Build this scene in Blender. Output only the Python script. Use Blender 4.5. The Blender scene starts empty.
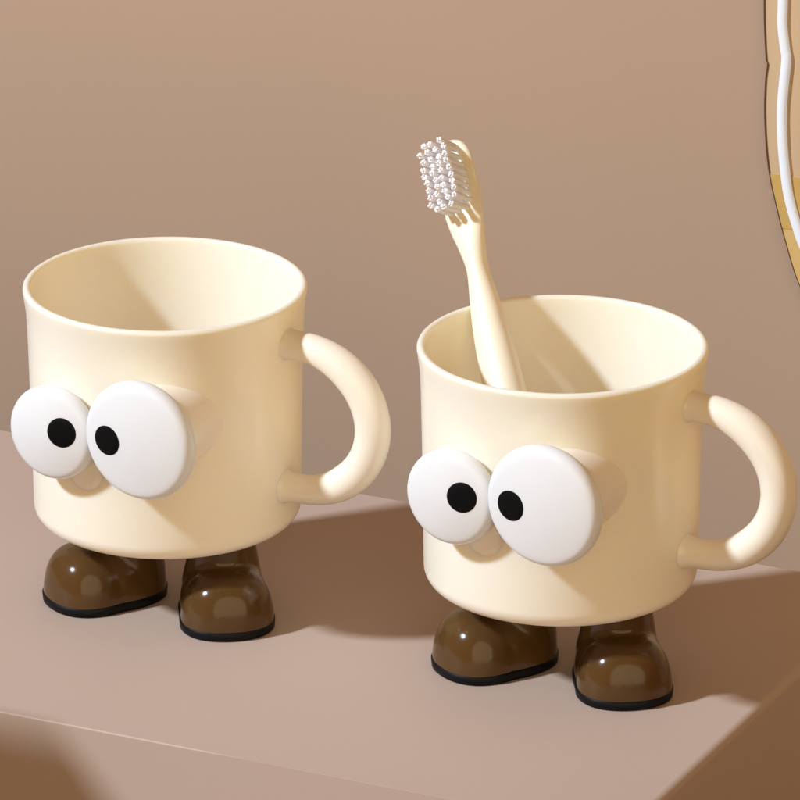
import bpy, bmesh, math, random
from mathutils import Vector, Matrix, noise

random.seed(7)
sc = bpy.context.scene
C = sc.collection
U = 0.01                       # all shapes below are written in centimetres
R = math.radians

# ------------------------------------------------------------------ helpers
def V(*a):
    return Vector(a)

def build(name, bm, mat, parent=None, smooth=True, scale=True):
    if scale:
        bmesh.ops.scale(bm, vec=(U, U, U), verts=bm.verts)
    bmesh.ops.recalc_face_normals(bm, faces=bm.faces)
    me = bpy.data.meshes.new(name)
    bm.to_mesh(me)
    bm.free()
    for p in me.polygons:
        p.use_smooth = smooth
    me.materials.append(mat)
    o = bpy.data.objects.new(name, me)
    C.objects.link(o)
    if parent:
        o.parent = parent
    return o

def empty(name, loc, rz=0):
    o = bpy.data.objects.new(name, None)
    o.location = V(*loc) * U
    o.rotation_euler = (0, 0, rz)
    o.empty_display_size = 0.02
    C.objects.link(o)
    return o

def tag(o, label=None, cat=None, group=None, kind=None):
    if label: o['label'] = label
    if cat: o['category'] = cat
    if group: o['group'] = group
    if kind: o['kind'] = kind
    return o

def lathe(bm, prof, segs=96, mat=Matrix.Identity(4)):
    """prof: list of (r, h); revolved about local Z; r==0 closes to a point."""
    rings = []
    for r, h in prof:
        if r < 1e-6:
            rings.append([bm.verts.new(mat @ V(0, 0, h))])
        else:
            rings.append([bm.verts.new(mat @ V(r * math.cos(2 * math.pi * k / segs),
                                               r * math.sin(2 * math.pi * k / segs), h)) for k in range(segs)])
    for a, b in zip(rings, rings[1:]):
        for k in range(segs):
            k2 = (k + 1) % segs
            if len(a) == 1 and len(b) == 1:
                continue
            if len(a) == 1:
                bm.faces.new((a[0], b[k], b[k2]))
            elif len(b) == 1:
                bm.faces.new((a[k], a[k2], b[0]))
            else:
                bm.faces.new((a[k], a[k2], b[k2], b[k]))

def arc(cx, cy, r, a0, a1, n=8):
    return [(cx + r * math.cos(R(a0 + (a1 - a0) * i / n)), cy + r * math.sin(R(a0 + (a1 - a0) * i / n))) for i in range(n + 1)]

def catmull(pts, n=10):
    """pts: tuples of equal length -> smooth list"""
    P = [Vector(p) for p in pts]
    P = [P[0] * 2 - P[1]] + P + [P[-1] * 2 - P[-2]]
    out = []
    for i in range(1, len(P) - 2):
        for k in range(n):
            t = k / n
            a, b, c, d = P[i - 1], P[i], P[i + 1], P[i + 2]
            out.append(0.5 * ((2 * b) + (c - a) * t + (2 * a - 5 * b + 4 * c - d) * t * t + (3 * b - a - 3 * c + d) * t ** 3))
    out.append(P[-2].copy())
    return out

def sweep(bm, frames, segs=32, power=2.0):
    """frames: (centre, side_vec, up_vec, rs, ru) closed tube with capped ends"""
    rings = []
    for c, s, u, rs, ru in frames:
        ring = []
        for k in range(segs):
            a = 2 * math.pi * k / segs
            ca, sa = math.cos(a), math.sin(a)
            e = 2 / power
            ring.append(bm.verts.new(c + s * rs * math.copysign(abs(ca) ** e, ca) + u * ru * math.copysign(abs(sa) ** e, sa)))
        rings.append(ring)
    for a, b in zip(rings, rings[1:]):
        for k in range(segs):
            k2 = (k + 1) % segs
            bm.faces.new((a[k], a[k2], b[k2], b[k]))
    bm.faces.new(rings[0]); bm.faces.new(rings[-1])

def box(bm, x0, x1, y0, y1, z0, z1):
    v = [bm.verts.new(p) for p in [(x0, y0, z0), (x1, y0, z0), (x1, y1, z0), (x0, y1, z0),
                                   (x0, y0, z1), (x1, y0, z1), (x1, y1, z1), (x0, y1, z1)]]
    for f in [(0, 3, 2, 1), (4, 5, 6, 7), (0, 1, 5, 4), (1, 2, 6, 5), (2, 3, 7, 6), (3, 0, 4, 7)]:
        bm.faces.new([v[i] for i in f])

def smooth(x):
    x = max(0, min(1, x)); return x * x * (3 - 2 * x)

# ------------------------------------------------------------------ materials
def principled(name, col, rough=0.5, **kw):
    m = bpy.data.materials.new(name)
    m.use_nodes = True
    b = m.node_tree.nodes['Principled BSDF']
    b.inputs['Base Color'].default_value = (*col, 1)
    b.inputs['Roughness'].default_value = rough
    for k, v in kw.items():
        b.inputs[k.replace('_', ' ')].default_value = v
    return m

def texture(m, scale, col_amt=0.0, rough_amt=0.0, bump=0.0, dist=0.0002, detail=4, bump_scale=None):
    nt = m.node_tree; N = nt.nodes; L = nt.links
    b = N['Principled BSDF']
    tc = N.new('ShaderNodeTexCoord')
    nz = N.new('ShaderNodeTexNoise'); nz.inputs['Scale'].default_value = scale; nz.inputs['Detail'].default_value = detail
    L.new(tc.outputs['Object'], nz.inputs['Vector'])
    if col_amt:
        c = b.inputs['Base Color'].default_value[:3]
        cr = N.new('ShaderNodeValToRGB')
        cr.color_ramp.elements[0].position = 0.3; cr.color_ramp.elements[1].position = 0.7
        cr.color_ramp.elements[0].color = (*[x * (1 - col_amt) for x in c], 1)
        cr.color_ramp.elements[1].color = (*[min(1, x * (1 + col_amt)) for x in c], 1)
        L.new(nz.outputs['Fac'], cr.inputs['Fac']); L.new(cr.outputs['Color'], b.inputs['Base Color'])
    if rough_amt:
        r = b.inputs['Roughness'].default_value
        mr = N.new('ShaderNodeMapRange')
        mr.inputs['To Min'].default_value = r - rough_amt; mr.inputs['To Max'].default_value = r + rough_amt
        L.new(nz.outputs['Fac'], mr.inputs['Value']); L.new(mr.outputs['Result'], b.inputs['Roughness'])
    if bump:
        n2 = N.new('ShaderNodeTexNoise'); n2.inputs['Scale'].default_value = bump_scale or scale; n2.inputs['Detail'].default_value = 6
        L.new(tc.outputs['Object'], n2.inputs['Vector'])
        bp = N.new('ShaderNodeBump'); bp.inputs['Strength'].default_value = bump; bp.inputs['Distance'].default_value = dist
        L.new(n2.outputs['Fac'], bp.inputs['Height']); L.new(bp.outputs['Normal'], b.inputs['Normal'])
    return m

M_cream = texture(principled('cream_plastic', (0.89, 0.828, 0.70), 0.25, Subsurface_Weight=0.6, Subsurface_Scale=0.006,
                             Subsurface_Radius=(1.0, 0.58, 0.22)), 40, 0.008, 0.03)
M_handle = texture(principled('cream_plastic_handle', (0.885, 0.822, 0.685), 0.25, Subsurface_Weight=0.12, Subsurface_Scale=0.003,
                             Subsurface_Radius=(1.0, 0.6, 0.25)), 40, 0.008, 0.03)
M_brush = texture(principled('brush_plastic', (0.885, 0.83, 0.655), 0.36, Subsurface_Weight=0.4, Subsurface_Scale=0.004,
                             Subsurface_Radius=(1.0, 0.65, 0.3)), 60, 0.008, 0.03)
M_eye = texture(principled('eye_white', (0.78, 0.80, 0.80), 0.30, Subsurface_Weight=0.2, Subsurface_Scale=0.003,
                           Subsurface_Radius=(1, 1, 1)), 60, 0.006, 0.02)
M_pupil = principled('pupil_black', (0.003, 0.003, 0.003), 0.6, Specular_IOR_Level=0.1)
M_shoe = texture(principled('shoe_brown', (0.082, 0.041, 0.012), 0.16, Specular_IOR_Level=0.33, Coat_Weight=0.08, Coat_Roughness=0.08), 90, 0.10, 0.03)
M_sole = principled('sole_black', (0.004, 0.004, 0.005), 0.5, Specular_IOR_Level=0.15)
M_tuft = principled('bristle_white', (0.88, 0.86, 0.86), 0.4)
M_plat = texture(principled('platform_paint', (0.465, 0.36, 0.290), 0.55, Specular_IOR_Level=0.3), 5, 0.035, 0.05, 0.12, 0.0002, 3, 300)
M_wall = texture(principled('wall_paint', (0.436, 0.307, 0.208), 0.75), 2.5, 0.04, 0.0, 0.15, 0.0003, 2, 200)
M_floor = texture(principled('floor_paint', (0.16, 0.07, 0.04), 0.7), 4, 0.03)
M_refl = texture(principled('painted_reflection', (0.56, 0.37, 0.12), 0.3), 12, 0.05)  # amber colour painted in for a reflection in the mirror
M_mirror = principled('mirror_glass', (0.59, 0.43, 0.265), 0.12)  # beige base colour stands in for the room reflected in the glass
M_refl2 = texture(principled('painted_reflection_light', (0.64, 0.44, 0.17), 0.3), 12, 0.05)  # lighter amber of the painted mirror reflection
M_edge = principled('mirror_edge_bronze', (0.12, 0.06, 0.03), 0.4, Metallic=0.3)
M_led = principled('led_diffuser', (0.62, 0.65, 0.70), 0.4)
M_led.node_tree.nodes['Principled BSDF'].inputs['Emission Color'].default_value = (0.93, 0.96, 1, 1)
M_led.node_tree.nodes['Principled BSDF'].inputs['Emission Strength'].default_value = 0.28

# ------------------------------------------------------------------ camera
PITCH = R(20.9); D = 200.0
fw = V(0, math.cos(PITCH), -math.sin(PITCH)); up = V(0, math.sin(PITCH), math.cos(PITCH))
RIM = V(0, 0, 9.85)
target = RIM + V(1, 0, 0) * (235 / 34.0) - up * (117 / 34.0)
cam = bpy.data.cameras.new('camera')
co = bpy.data.objects.new('camera', cam); C.objects.link(co)
co.location = (target - fw * D) * U
co.rotation_euler = (math.pi / 2 - PITCH, 0, 0)
cam.sensor_width = 36
cam.lens = 34.0 * D / 800 * 36
cam.clip_start = 0.05; cam.clip_end = 60
sc.camera = co
sc.render.resolution_x = sc.render.resolution_y = 1024

# ------------------------------------------------------------------ mug
RT, RB = 4.19, 3.98           # radii at top, bottom
ZB, ZT = 2.52, 9.85           # body bottom / rim heights

def make_cup():
    bm = bmesh.new()
    w = 0.24
    prof = [(0, ZB)]
    prof += [(RB - 0.72, ZB)]
    prof += arc(RB - 0.54, ZB + 0.54, 0.54, -88, -3, 10)
    prof += [(RB + 0.02, ZB + 2.2), (RB + 0.05, ZB + 4), (RB + 0.09, ZT - 1.5), (RB + 0.12, ZT - 0.8), (RT - 0.03, ZT - 0.35), (RT, ZT - 0.13)]
    prof += arc(RT - w / 2, ZT - 0.12, w / 2, 0, 180, 8)
    prof += [(RT - w - 0.05, ZT - 0.5), (RB - 0.18, ZT - 1.5), (RB - 0.22, ZB + 3), (RB - 0.27, ZB + 1.0)]
    prof += arc(RB - 0.27 - 0.6, ZB + 0.3 + 0.6, 0.6, -4, -88, 8)
    prof += [(0, ZB + 0.3)]
    lathe(bm, prof, 160)
    return bm

def frame_matrix(origin, zdir):
    z = zdir.normalized()
    x = V(0, 0, 1).cross(z).normalized()
    y = z.cross(x)
    m = Matrix((x, y, z)).transposed().to_4x4()
    m.translation = origin
    return m

def make_eye_disc(r, t=0.66, dome=0.20):
    """disc along +Z, back face at 0"""
    e = 0.32
    prof = [(0, 0), (r - e * 1.2, 0)] + arc(r - e, e, e, -80, 0, 6)
    prof += arc(r - e, t - e, e, 0, 70, 7)
    rr, hh = prof[-1]
    for k in range(1, 13):
        q = 1 - k / 12
        prof.append((rr * q, hh + dome * (1 - q ** 2)))
    prof[-1] = (0, hh + dome)
    bm = bmesh.new()
    lathe(bm, prof, 96)
    return bm, hh, dome, rr

def make_shoe(parent, loc, az):
    """az: pointing azimuth in mug-local frame, 0 = local -Y, positive to the right"""
    root_rot = az
    # the upper: toe dome + instep + ankle, fused by a voxel remesh
    bm = bmesh.new()
    L_, W_ = 3.75, 2.78
    # toe/foot dome
    def dome(cx, cy, a, b, h, p=2.4, z0=0.12, n=40, m=16):
        prof = []
        rings = []
        for j in range(m + 1):
            t = j / m
            ang = t * math.pi / 2
            rr = math.cos(ang) ** (2 / 3.3)
            zz = math.sin(ang) ** (2 / 2.3)
            rings.append([bm.verts.new(V(cx + a * rr * math.copysign(abs(math.cos(q)) ** (2 / p), math.cos(q)),
                                         cy + b * rr * math.copysign(abs(math.sin(q)) ** (2 / p), math.sin(q)),
                                         z0 + h * zz)) for q in [2 * math.pi * k / n for k in range(n)]] if j < m else [bm.verts.new(V(cx, cy, z0 + h))])
        for a_, b_ in zip(rings, rings[1:]):
            for k in range(n):
                k2 = (k + 1) % n
                if len(b_) == 1: bm.faces.new((a_[k], a_[k2], b_[0]))
                else: bm.faces.new((a_[k], a_[k2], b_[k2], b_[k]))
        bm.faces.new(rings[0])
    # foot outline wider at the toe (toe at -Y)
    dome(0, -0.62, W_ / 2, 1.26, 1.64, 2.25)
    dome(0, 0.05, W_ / 2 - 0.06, 1.78, 1.68, 2.3)
    # ankle shaft
    rings = []
    n = 40
    for z, ax, ay, cy in [(0.12, 1.22, 1.15, 0.72), (1.0, 1.2, 1.15, 0.68), (1.7, 1.08, 1.08, 0.62), (2.3, 0.98, 1.0, 0.58), (2.78, 0.92, 0.95, 0.55)]:
        rings.append([bm.verts.new(V(ax * math.cos(2 * math.pi * k / n), cy + ay * math.sin(2 * math.pi * k / n), z)) for k in range(n)])
    for a_, b_ in zip(rings, rings[1:]):
        for k in range(n):
            k2 = (k + 1) % n
            bm.faces.new((a_[k], a_[k2], b_[k2], b_[k]))
    bm.faces.new(rings[0]); bm.faces.new(rings[-1])
    o = build('shoe', bm, M_shoe, parent)
    rm = o.modifiers.new('fuse', 'REMESH'); rm.mode = 'VOXEL'; rm.voxel_size = 0.0005; rm.use_smooth_shade = True
    sm = o.modifiers.new('soften', 'SMOOTH'); sm.factor = 0.5; sm.iterations = 16
    o.location = V(*loc) * U
    o.rotation_euler = (0, 0, az)
    # the sole: same outline, slightly proud
    bm = bmesh.new()
    outline = []
    for k in range(72):
        q = 2 * math.pi * k / 72
        c_, s_ = math.cos(q), math.sin(q)
        def inside(x, y):
            return (abs(x / (W_ / 2)) ** 2.25 + abs((y + 0.62) / 1.26) ** 2.25 < 1 or
                    abs(x / (W_ / 2 - 0.06)) ** 2.3 + abs((y - 0.05) / 1.78) ** 2.3 < 1 or
                    (x / 1.22) ** 2 + ((y - 0.72) / 1.15) ** 2 < 1)
        d = 0.5
        while inside(d * c_, d * s_): d += 0.01
        d += 0.02
        outline.append((d * c_, d * s_))
    for _ in range(3):
        outline = [((outline[i - 1][0] + 2 * outline[i][0] + outline[(i + 1) % 72][0]) / 4,
                    (outline[i - 1][1] + 2 * outline[i][1] + outline[(i + 1) % 72][1]) / 4) for i in range(72)]
    rings = []
    for z, g in [(0.0, -0.05), (0.04, 0.0), (0.27, 0.018), (0.30, -0.03)]:
        rings.append([bm.verts.new(V(x * (1 + g / 1.6), y * (1 + g / 1.6), z)) for x, y in outline])
    for a_, b_ in zip(rings, rings[1:]):
        for k in range(72):
            k2 = (k + 1) % 72
            bm.faces.new((a_[k], a_[k2], b_[k2], b_[k]))
    bm.faces.new(rings[0]); bm.faces.new(rings[-1])
    s = build('sole', bm, M_sole, o)
    return o

FACE_W = 4.28   # distance of the disc backs from the mug's axis

def make_mug():
    root = empty('mug', (0, 0, 0))
    cup = build('cup', make_cup(), M_cream, root)
    stalks = []
    # handle
    bm = bmesh.new()
    ha = R(3)
    rad = V(math.cos(ha), math.sin(ha), 0)
    zc, zs = 6.39, 2.24
    pts = [V(3.88, 0, zc + zs), V(4.05, 0, zc + zs)]
    pts += [V(4.45 + 2.42 * math.cos(R(t)), 0, zc + zs * math.sin(R(t))) for t in range(84, -85, -12)]
    pts += [V(4.05, 0, zc - zs), V(3.88, 0, zc - zs)]
    path = catmull([tuple(p) for p in pts], 5)
    frames = []
    for i, p in enumerate(path):
        t = (path[min(i + 1, len(path) - 1)] - path[max(i - 1, 0)]).normalized()
        n_ = V(0, 1, 0); b_ = t.cross(n_).normalized()
        # small flare where it meets the cup
        d = min(abs(p.x - 3.95), 0.5) if (p.x < 4.5) else 0.5
        rr = 0.44 + 0.10 * max(0, (0.34 - d) / 0.34) ** 2
        rr = rr + 0.09 * smooth((p.x - 4.6) / 1.8)
        rotm = Matrix.Rotation(ha, 3, 'Z')
        frames.append((rotm @ p, rotm @ b_, rotm @ n_, rr, rr))
    sweep(bm, frames, 40)
    build('handle', bm, M_handle, root)
    # eyes: (u, z, r, stalk r, extra out, pupil du, dz)
    for u, z, r, sr, ex, pu, pz in [(-1.12, 6.42, 1.43, 1.12, -0.2, 0.55, 0.22), (2.03, 6.86, 1.80, 1.32, 0.05, -0.88, -0.04)]:
        bm = bmesh.new()
        W = FACE_W + ex
        # stalk, lathe along -Y from inside the wall to the disc
        mt = frame_matrix(V(u, 0, z), V(0, -1, 0))
        bi = math.sqrt(max(0.1, 3.95 ** 2 - (abs(u) + sr) ** 2)) - 0.15 if abs(u) + sr < 3.9 else 0.9
        bi = max(bi, 1.2)
        y_in = math.sqrt(max(0.5, 3.85 ** 2 - u * u))
        lathe(bm, [(0, bi), (sr * 1.0, bi), (sr * 1.03, W - 0.6), (sr * 1.02, W + 0.1), (0, W + 0.1)], 80, mt)
        # keep the stalk from poking through the inside of the cup: pull vertices outward to the wall
        for v in bm.verts:
            q = math.hypot(v.co.x, v.co.y)
            if q < 3.9 and v.co.y > -W + 0.7:
                # project along Y to the mid-wall surface
                xx = max(-3.86, min(3.86, v.co.x))
                yy = -math.sqrt(max(0.0, 3.87 ** 2 - xx * xx))
                v.co.y = min(v.co.y, yy) if v.co.y > yy else v.co.y
        stalks.append(build('eye_stalk', bm, M_cream))
        bm, hh, dm, rr = make_eye_disc(r)
        m2 = frame_matrix(V(u, -W, z), V(0, -1, 0))
        bmesh.ops.transform(bm, matrix=m2, verts=bm.verts)
        eye = build('eye', bm, M_eye, root)
        # pupil: thin black button following the dome
        bm = bmesh.new()
        pr = 0.45
        rings = []
        for j, (q, dz) in enumerate([(1.0, -0.02), (1.0, 0.006), (0.96, 0.014), (0.6, 0.014), (0.3, 0.014), (0.0, 0.014)]):
            ring = []
            for k in range(48 if q > 0 else 1):
                a = 2 * math.pi * k / 48
                x_, z_ = pu + pr * q * math.cos(a), pz + pr * q * math.sin(a)
                rho = math.hypot(x_, z_) / rr
                ring.append(bm.verts.new(V(u + x_, -(W + hh + dm * (1 - rho ** 2) + dz), z + z_)))
            rings.append(ring)
        for a_, b_ in zip(rings, rings[1:]):
            for k in range(48):
                k2 = (k + 1) % 48
                if len(b_) == 1: bm.faces.new((a_[k], a_[k2], b_[0]))
                else: bm.faces.new((a_[k], a_[k2], b_[k2], b_[k]))
        build('pupil', bm, M_pupil, eye)
    # small round nose tucked below the gap between the eyes
    bm = bmesh.new()
    nr, nw = 0.66, 4.13
    lathe(bm, [(0, 3.86), (nr, 3.86), (nr, nw - 0.34)] + arc(nr - 0.34, nw - 0.34, 0.34, 10, 80, 6) + [(0, nw + 0.03)], 64,
          frame_matrix(V(-0.33, 0, 5.20), V(0, -1, 0)))
    build('nose', bm, M_handle, root)
    # the short stalks behind the eyes grow out of the cup: fuse them into its mesh
    for st in stalks:
        b = cup.modifiers.new('union', 'BOOLEAN'); b.operation = 'UNION'; b.solver = 'EXACT'; b.object = st
    dg = bpy.context.evaluated_depsgraph_get()
    me = bpy.data.meshes.new_from_object(cup.evaluated_get(dg), depsgraph=dg)
    cup.modifiers.clear(); cup.data = me; me.name = 'cup'
    for st in stalks: bpy.data.objects.remove(st)
    for p in me.polygons: p.use_smooth = True
    me.set_sharp_from_angle(angle=R(35))
    # shoes, placed in the local frame
    th = MUG_ROT
    inv = Matrix.Rotation(-th, 3, 'Z')
    for (wx, wy), waz in [((-1.86, -0.34), -62), ((1.72, -1.96), 8)]:
        lp = inv @ V(wx, wy, 0)
        make_shoe(root, (lp.x, lp.y, 0), R(waz) - th)
    return root

MUG_ROT = R(-30)
mug = make_mug()
mug.rotation_euler.z = MUG_ROT
tag(mug, 'empty cream mug with bulging white eyes and brown shoes, further back', 'mug', 'cream mugs with eyes and shoes')

def copy_tree(o, parent=None):
    c = o.copy(); C.objects.link(c); c.parent = parent
    for ch in [x for x in list(bpy.data.objects) if x.parent == o]:
        copy_tree(ch, c)
    return c

mug2 = copy_tree(mug)
MX, MY = 11.58, -5.08
mug2.location = V(MX, MY, 0) * U
tag(mug2, 'cream mug with bulging white eyes and brown shoes, holding a toothbrush', 'mug')

# ------------------------------------------------------------------ toothbrush
P0 = V(-0.35, -2.55, 3.25)      # foot of the brush on the mug's floor
P1 = V(-2.08, 2.72, 9.75)      # where it leans on the rim
ax = (P1 - P0).normalized()
e1 = (V(-1, 0, 0) - ax * V(-1, 0, 0).dot(ax)).normalized()
e2 = ax.cross(e1)
if e2.y > 0: e2 = -e2
TH = R(55)
bdir = (e1 * math.cos(TH) + e2 * math.sin(TH)).normalized()   # the way the bristles point
sdir = ax.cross(bdir).normalized()
brush = empty('toothbrush', (MX, MY, 0))
tag(brush, 'cream toothbrush with white bristles leaning inside the right mug', 'toothbrush')
# stations: (distance from foot, offset along bdir, half width, half thickness)
ST = [(0.0, 0, .30, .28), (0.15, 0, .50, .45), (0.6, 0, .62, .55), (2.5, 0.02, .60, .54), (5.0, 0.05, .62, .56), (7.0, 0.08, .58, .52), (8.2, 0.10, .50, .46),
      (9.0, 0.08, .42, .40), (9.9, 0.06, .32, .34), (10.6, 0.10, .41, .31), (11.2, 0.13, .55, .27), (11.8, 0.12, .64, .25),
      (12.8, 0.10, .67, .24), (13.5, 0.08, .60, .22), (13.85, 0.07, .40, .18), (13.98, 0.07, .16, .08)]
bm = bmesh.new()
frames = []
for d, off, w, t in catmull(ST, 8):
    frames.append((P0 + ax * d + bdir * off, sdir, bdir, max(w, 0.02), max(t, 0.02)))
sweep(bm, frames, 40, 2.3)
build('brush_handle', bm, M_brush, brush)

def tuft_mesh(seed):
    rnd = random.Random(seed)
    bm = bmesh.new()
    spots = [(0, 0)] + [(0.9, 45 * k + 15) for k in range(8)]
    for q, a in spots:
        a = R(a + rnd.uniform(-8, 8))
        r0, r1 = 0.05 * q, 0.070 * q
        h = 0.90 + rnd.uniform(-0.035, 0.035) - 0.03 * q
        fr = []
        for t in (0, .5, .96, 1.0):
            rr = r0 + (r1 - r0) * t
            wd = (0.026 + 0.012 * t) if t < 1 else 0.031
            fr.append((V(rr * math.cos(a), rr * math.sin(a), h * t), V(1, 0, 0), V(0, 1, 0), wd, wd))
        sweep(bm, fr, 6)
    bmesh.ops.scale(bm, vec=(U, U, U), verts=bm.verts)
    me = bpy.data.meshes.new('tuft'); bm.to_mesh(me); bm.free()
    for p in me.polygons: p.use_smooth = True
    me.materials.append(M_tuft)
    return me
tm = [tuft_mesh(s) for s in range(5)]
base = Matrix((sdir, ax, bdir)).transposed().to_4x4()
n_t = 0
for i in range(10):
    d = 11.72 + i * 0.22
    cols = 3 if i in (0, 9) else 4
    for j in range(cols):
        s = (j - (cols - 1) / 2) * 0.28
        p = P0 + ax * d + sdir * s + bdir * (0.30)
        o = bpy.data.objects.new('bristle_tuft', tm[n_t % 5]); n_t += 1
        C.objects.link(o); o.parent = brush
        mloc = base.copy() @ Matrix.Rotation(random.uniform(0, 6.28), 4, 'Z')
        tilt = Matrix.Rotation(random.uniform(-.03, .03), 4, 'X') @ Matrix.Rotation(random.uniform(-.05, .05), 4, 'Y')
        mloc = base @ tilt @ Matrix.Rotation(random.uniform(0, 6.28), 4, 'Z')
        mloc.translation = p * U
        o.matrix_local = mloc

# ------------------------------------------------------------------ the setting
ROT = R(-25.5)      # the platform and wall run parallel
root_m = Matrix.Rotation(ROT, 4, 'Z')
def rotz(bm):
    bmesh.ops.transform(bm, matrix=root_m, verts=bm.verts)

# local frame (s, t): s along the wall to the right, t away from the camera
def to_local(p):
    return Matrix.Rotation(-ROT, 3, 'Z') @ p
T_BACK = 9.7       # back edge of the platform, local t
T_WALL = 24.0       # wall plane
T_FRONT = -10.0     # front edge
S_RIGHT = 19.3
# platform: top + front face with an edge that is crisp on the left and melts into a round one on the right
bm = bmesh.new()
def smooth(x): x = max(0, min(1, x)); return x * x * (3 - 2 * x)
cols = []
NA = 14
S_LEFT = -60
ss = [S_LEFT, -30, -20, -12] + [-10 + 0.5 * i for i in range(0, 60)]
ss = [s for s in ss if s < S_RIGHT - 1.7] + [S_RIGHT - 1.6]
def add_col(s0, t0, ns, nt, rad):
    """ring of the edge profile at outline point; (ns,nt) is the outward normal"""
    col = []
    for k in range(NA + 1):
        a = math.pi / 2 * k / NA
        o = rad * (1 - math.sin(a)); z = -rad * (1 - math.cos(a))
        col.append((s0 - ns * o, t0 - nt * o, z))
    # inner top point handled separately
    col.append((s0, t0, -rad - 0.5)); col.append((s0, t0, -12.0))
    return col
BEV_S = 7.0
for s in ss:
    rad = 0.05 - 0.044 * smooth((s - BEV_S + 1.5) / 2.0)
    cols.append(add_col(s, T_FRONT, 0, -1, rad))
# rounded vertical corner, then the right side
RC = 1.6
for k in range(1, 13):
    a = math.pi / 2 * k / 12
    rad = 0.006 + 0.244 * smooth(k / 12)
    cols.append(add_col(S_RIGHT - RC + RC * math.sin(a), T_FRONT + RC - RC * math.cos(a), math.sin(a), -math.cos(a), rad))
for t in [T_FRONT + RC + 2, T_FRONT + 8, T_FRONT + 14, T_BACK - 0.05]:
    cols.append(add_col(S_RIGHT, t, 1, 0, 0.25))
grid = [[bm.verts.new(p) for p in c] for c in cols]
for a_, b_ in zip(grid, grid[1:]):
    for i in range(len(a_) - 1):
        bm.faces.new((a_[i], b_[i], b_[i + 1], a_[i + 1]))
# top sheet: one n-gon of the inner ring and the two back corners
back = bm.verts.new((S_LEFT, T_BACK - 0.05, 0))
backb = bm.verts.new((S_LEFT, T_BACK - 0.05, -12.0))
bm.faces.new([c[0] for c in grid] + [back])
bm.faces.new([back] + grid[-1] + [backb])
bm.faces.new([back, backb] + grid[0][::-1])
rotz(bm)
plat = build('platform', bm, M_plat)
tag(plat, kind='structure')
# shade the big flat top and the curved edge cleanly
wn = plat.modifiers.new('wn', 'WEIGHTED_NORMAL'); wn.keep_sharp = True; wn.weight = 100

bm = bmesh.new()
box(bm, -26, -7.3, T_FRONT - 19, T_FRONT - 9.0, -12.0, 10.9)  # unseen block, added to cast a shadow on the platform's front face
rotz(bm)
bmesh.ops.bevel(bm, geom=list(bm.edges), offset=0.15, segments=3, affect='EDGES')
tag(build('shadow_block', bm, M_plat, smooth=False), kind='structure')
bm = bmesh.new()
box(bm, -75, 75, T_WALL, T_WALL + 4, -12.0, 42)
rotz(bm)
wall = build('wall', bm, M_wall, smooth=False)
tag(wall, kind='structure')
bm = bmesh.new()
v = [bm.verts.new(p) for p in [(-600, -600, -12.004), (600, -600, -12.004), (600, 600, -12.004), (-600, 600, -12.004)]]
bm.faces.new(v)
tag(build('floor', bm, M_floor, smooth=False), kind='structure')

# ------------------------------------------------------------------ mirror on the wall
def ray(px, py, tw=None):
    tw = T_WALL - 0.4 if tw is None else tw
    """wall-plane coordinates (s, z) seen at a photo pixel - used once to trace the mirror's real outline"""
    cpos = target - fw * D
    d = fw * (34.0 * D) + V(1, 0, 0) * (px - 400) - up * (py - 400)
    Lr = Matrix.Rotation(-ROT, 3, 'Z')
    c_ = Lr @ cpos; d_ = Lr @ d
    k = (tw - c_.y) / d_.y
    p = c_ + d_ * k
    return p.x, p.z
mo = empty('mirror', (0, 0, 0), ROT)
tag(mo, 'wavy edged wall mirror with a white light strip, cropped at the right', 'mirror')
edge_px = [(764, -60), (764, 0), (764.5, 30), (766, 58), (767.5, 64), (765.5, 80), (764.5, 110), (766, 145), (769.5, 175), (776, 205), (785, 240), (800, 286), (830, 340), (875, 392)]
led_px = [(783, -60), (782.5, 0), (782, 25), (784.5, 48), (786, 60), (783.5, 85), (781.5, 110), (782, 140), (784, 165), (788, 195), (796, 225), (806, 252), (828, 292), (870, 342)]
E = [ray(*p) for p in edge_px]
Lp = [ray(*p, T_WALL - 0.5) for p in led_px]
s_mid = E[0][0] + 16.0
# close the outline on the far side (out of view) by mirroring it
top_z = E[0][1] + 5
left = [(p[0], p[1]) for p in catmull(E, 8)]
bot = left[-1]
outline = [(E[0][0] + 3, top_z + 3)] + left + [(bot[0] + 3, bot[1] - 0.6)]
outline = outline + [(2 * s_mid - x, z) for x, z in reversed(outline)]
bm = bmesh.new()
def ext(bm, outl, t0, t1):
    a = [bm.verts.new((x, t0, z)) for x, z in outl]; b = [bm.verts.new((x, t1, z)) for x, z in outl]
    n = len(outl)
    for k in range(n):
        bm.faces.new((a[k], a[(k + 1) % n], b[(k + 1) % n], b[k]))
    return a, b
a, b = ext(bm, outline, T_WALL - 0.02, T_WALL - 0.40)
bm.faces.new(a); bm.faces.new(b)
gl = build('mirror_glass', bm, M_mirror, mo, smooth=False)
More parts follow.
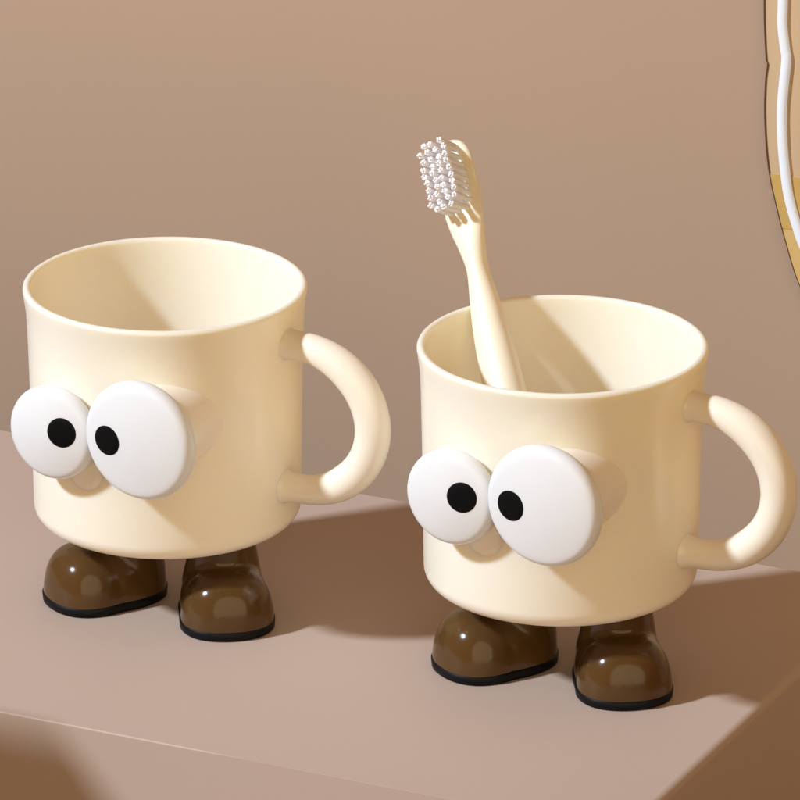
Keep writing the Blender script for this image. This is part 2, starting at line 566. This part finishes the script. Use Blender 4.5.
# thin dark edge band
bm = bmesh.new()
def grow(outl, g):
    n = len(outl); res = []
    for i in range(n):
        p, q = Vector(outl[i - 1]), Vector(outl[(i + 1) % n])
        t = (q - p).normalized()
        res.append((outl[i][0] - g * (-t.y) * -1, outl[i][1] - g * t.x))
    return res
o1 = grow(outline, 0.0); o2 = grow(outline, 0.045)
A = [[bm.verts.new((x, T_WALL - tt, z)) for x, z in oo] for oo, tt in [(o1, 0.05), (o1, 0.43), (o2, 0.43), (o2, 0.05)]]
n = len(outline)
for q in range(4):
    r_, s_ = A[q], A[(q + 1) % 4]
    for k in range(n):
        bm.faces.new((r_[k], r_[(k + 1) % n], s_[(k + 1) % n], s_[k]))
build('mirror_edge', bm, M_edge, mo, smooth=False)
bm = bmesh.new()
lp = catmull(Lp, 8)
fr = []
for i, p in enumerate(lp):
    q0, q1 = lp[max(i - 1, 0)], lp[min(i + 1, len(lp) - 1)]
    t = (q1 - q0).normalized()
    fr.append((V(p[0], T_WALL - 0.47, p[1]), V(t.y, 0, -t.x), V(0, 1, 0), 0.165, 0.12))
sweep(bm, fr, 20)
build('light_strip', bm, M_led, mo)

# painted reflection: amber bands across the lower part of the glass
tp = T_WALL - 0.405
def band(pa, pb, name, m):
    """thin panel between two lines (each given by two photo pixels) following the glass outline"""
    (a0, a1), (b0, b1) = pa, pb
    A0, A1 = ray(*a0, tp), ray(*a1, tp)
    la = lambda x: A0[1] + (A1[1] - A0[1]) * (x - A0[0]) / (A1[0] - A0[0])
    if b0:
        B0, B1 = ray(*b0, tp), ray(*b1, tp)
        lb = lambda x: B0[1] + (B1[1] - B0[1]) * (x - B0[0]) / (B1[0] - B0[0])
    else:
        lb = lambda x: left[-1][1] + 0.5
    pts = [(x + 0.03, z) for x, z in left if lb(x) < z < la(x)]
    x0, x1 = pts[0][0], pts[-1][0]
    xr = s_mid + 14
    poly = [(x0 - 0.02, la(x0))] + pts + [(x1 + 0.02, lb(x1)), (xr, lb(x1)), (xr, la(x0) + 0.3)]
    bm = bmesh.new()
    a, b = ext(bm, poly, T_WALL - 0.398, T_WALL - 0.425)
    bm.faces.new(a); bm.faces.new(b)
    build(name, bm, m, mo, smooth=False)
band(((768, 174), (800, 167)), ((778, 227), (800, 232)), 'painted_reflection_band', M_refl)
band(((778, 227.6), (800, 232.6)), (None, None), 'painted_reflection_band', M_refl2)

# ------------------------------------------------------------------ light
w = bpy.data.worlds.new('World'); sc.world = w
w.use_nodes = True
bg = w.node_tree.nodes['Background']
bg.inputs['Color'].default_value = (1.0, 0.42, 0.12, 1)
bg.inputs['Strength'].default_value = 0.25

def area(name, loc, aim, size, power, col, shape='DISK', sy=None):
    l = bpy.data.lights.new(name, 'AREA')
    l.shape = shape; l.size = size * U
    if sy: l.size_y = sy * U
    l.energy = power; l.color = col
    o = bpy.data.objects.new(name, l); C.objects.link(o)
    o.location = V(*loc) * U
    o.rotation_euler = (V(*aim) - V(*loc)).to_track_quat('-Z', 'Y').to_euler()
    return o
KAZ, KEL, KD = R(21), R(40), 400
area('key_lamp', (-math.cos(KAZ) * math.cos(KEL) * KD, -math.sin(KAZ) * math.cos(KEL) * KD, 5 + math.sin(KEL) * KD), (5, -2, 4), 30, 200, (0.86, 0.965, 1.11))
area('fill_lamp', (50, -262, 45), (6, 0, 6), 320, 38, (1.0, 0.85, 0.56))

sc.view_settings.view_transform = 'Standard'
sc.view_settings.look = 'None'
sc.view_settings.exposure = 0
sc.view_settings.gamma = 1
sc.render.engine = 'CYCLES'
sc.cycles.max_bounces = 14
sc.cycles.diffuse_bounces = 12
sc.cycles.use_denoising = True
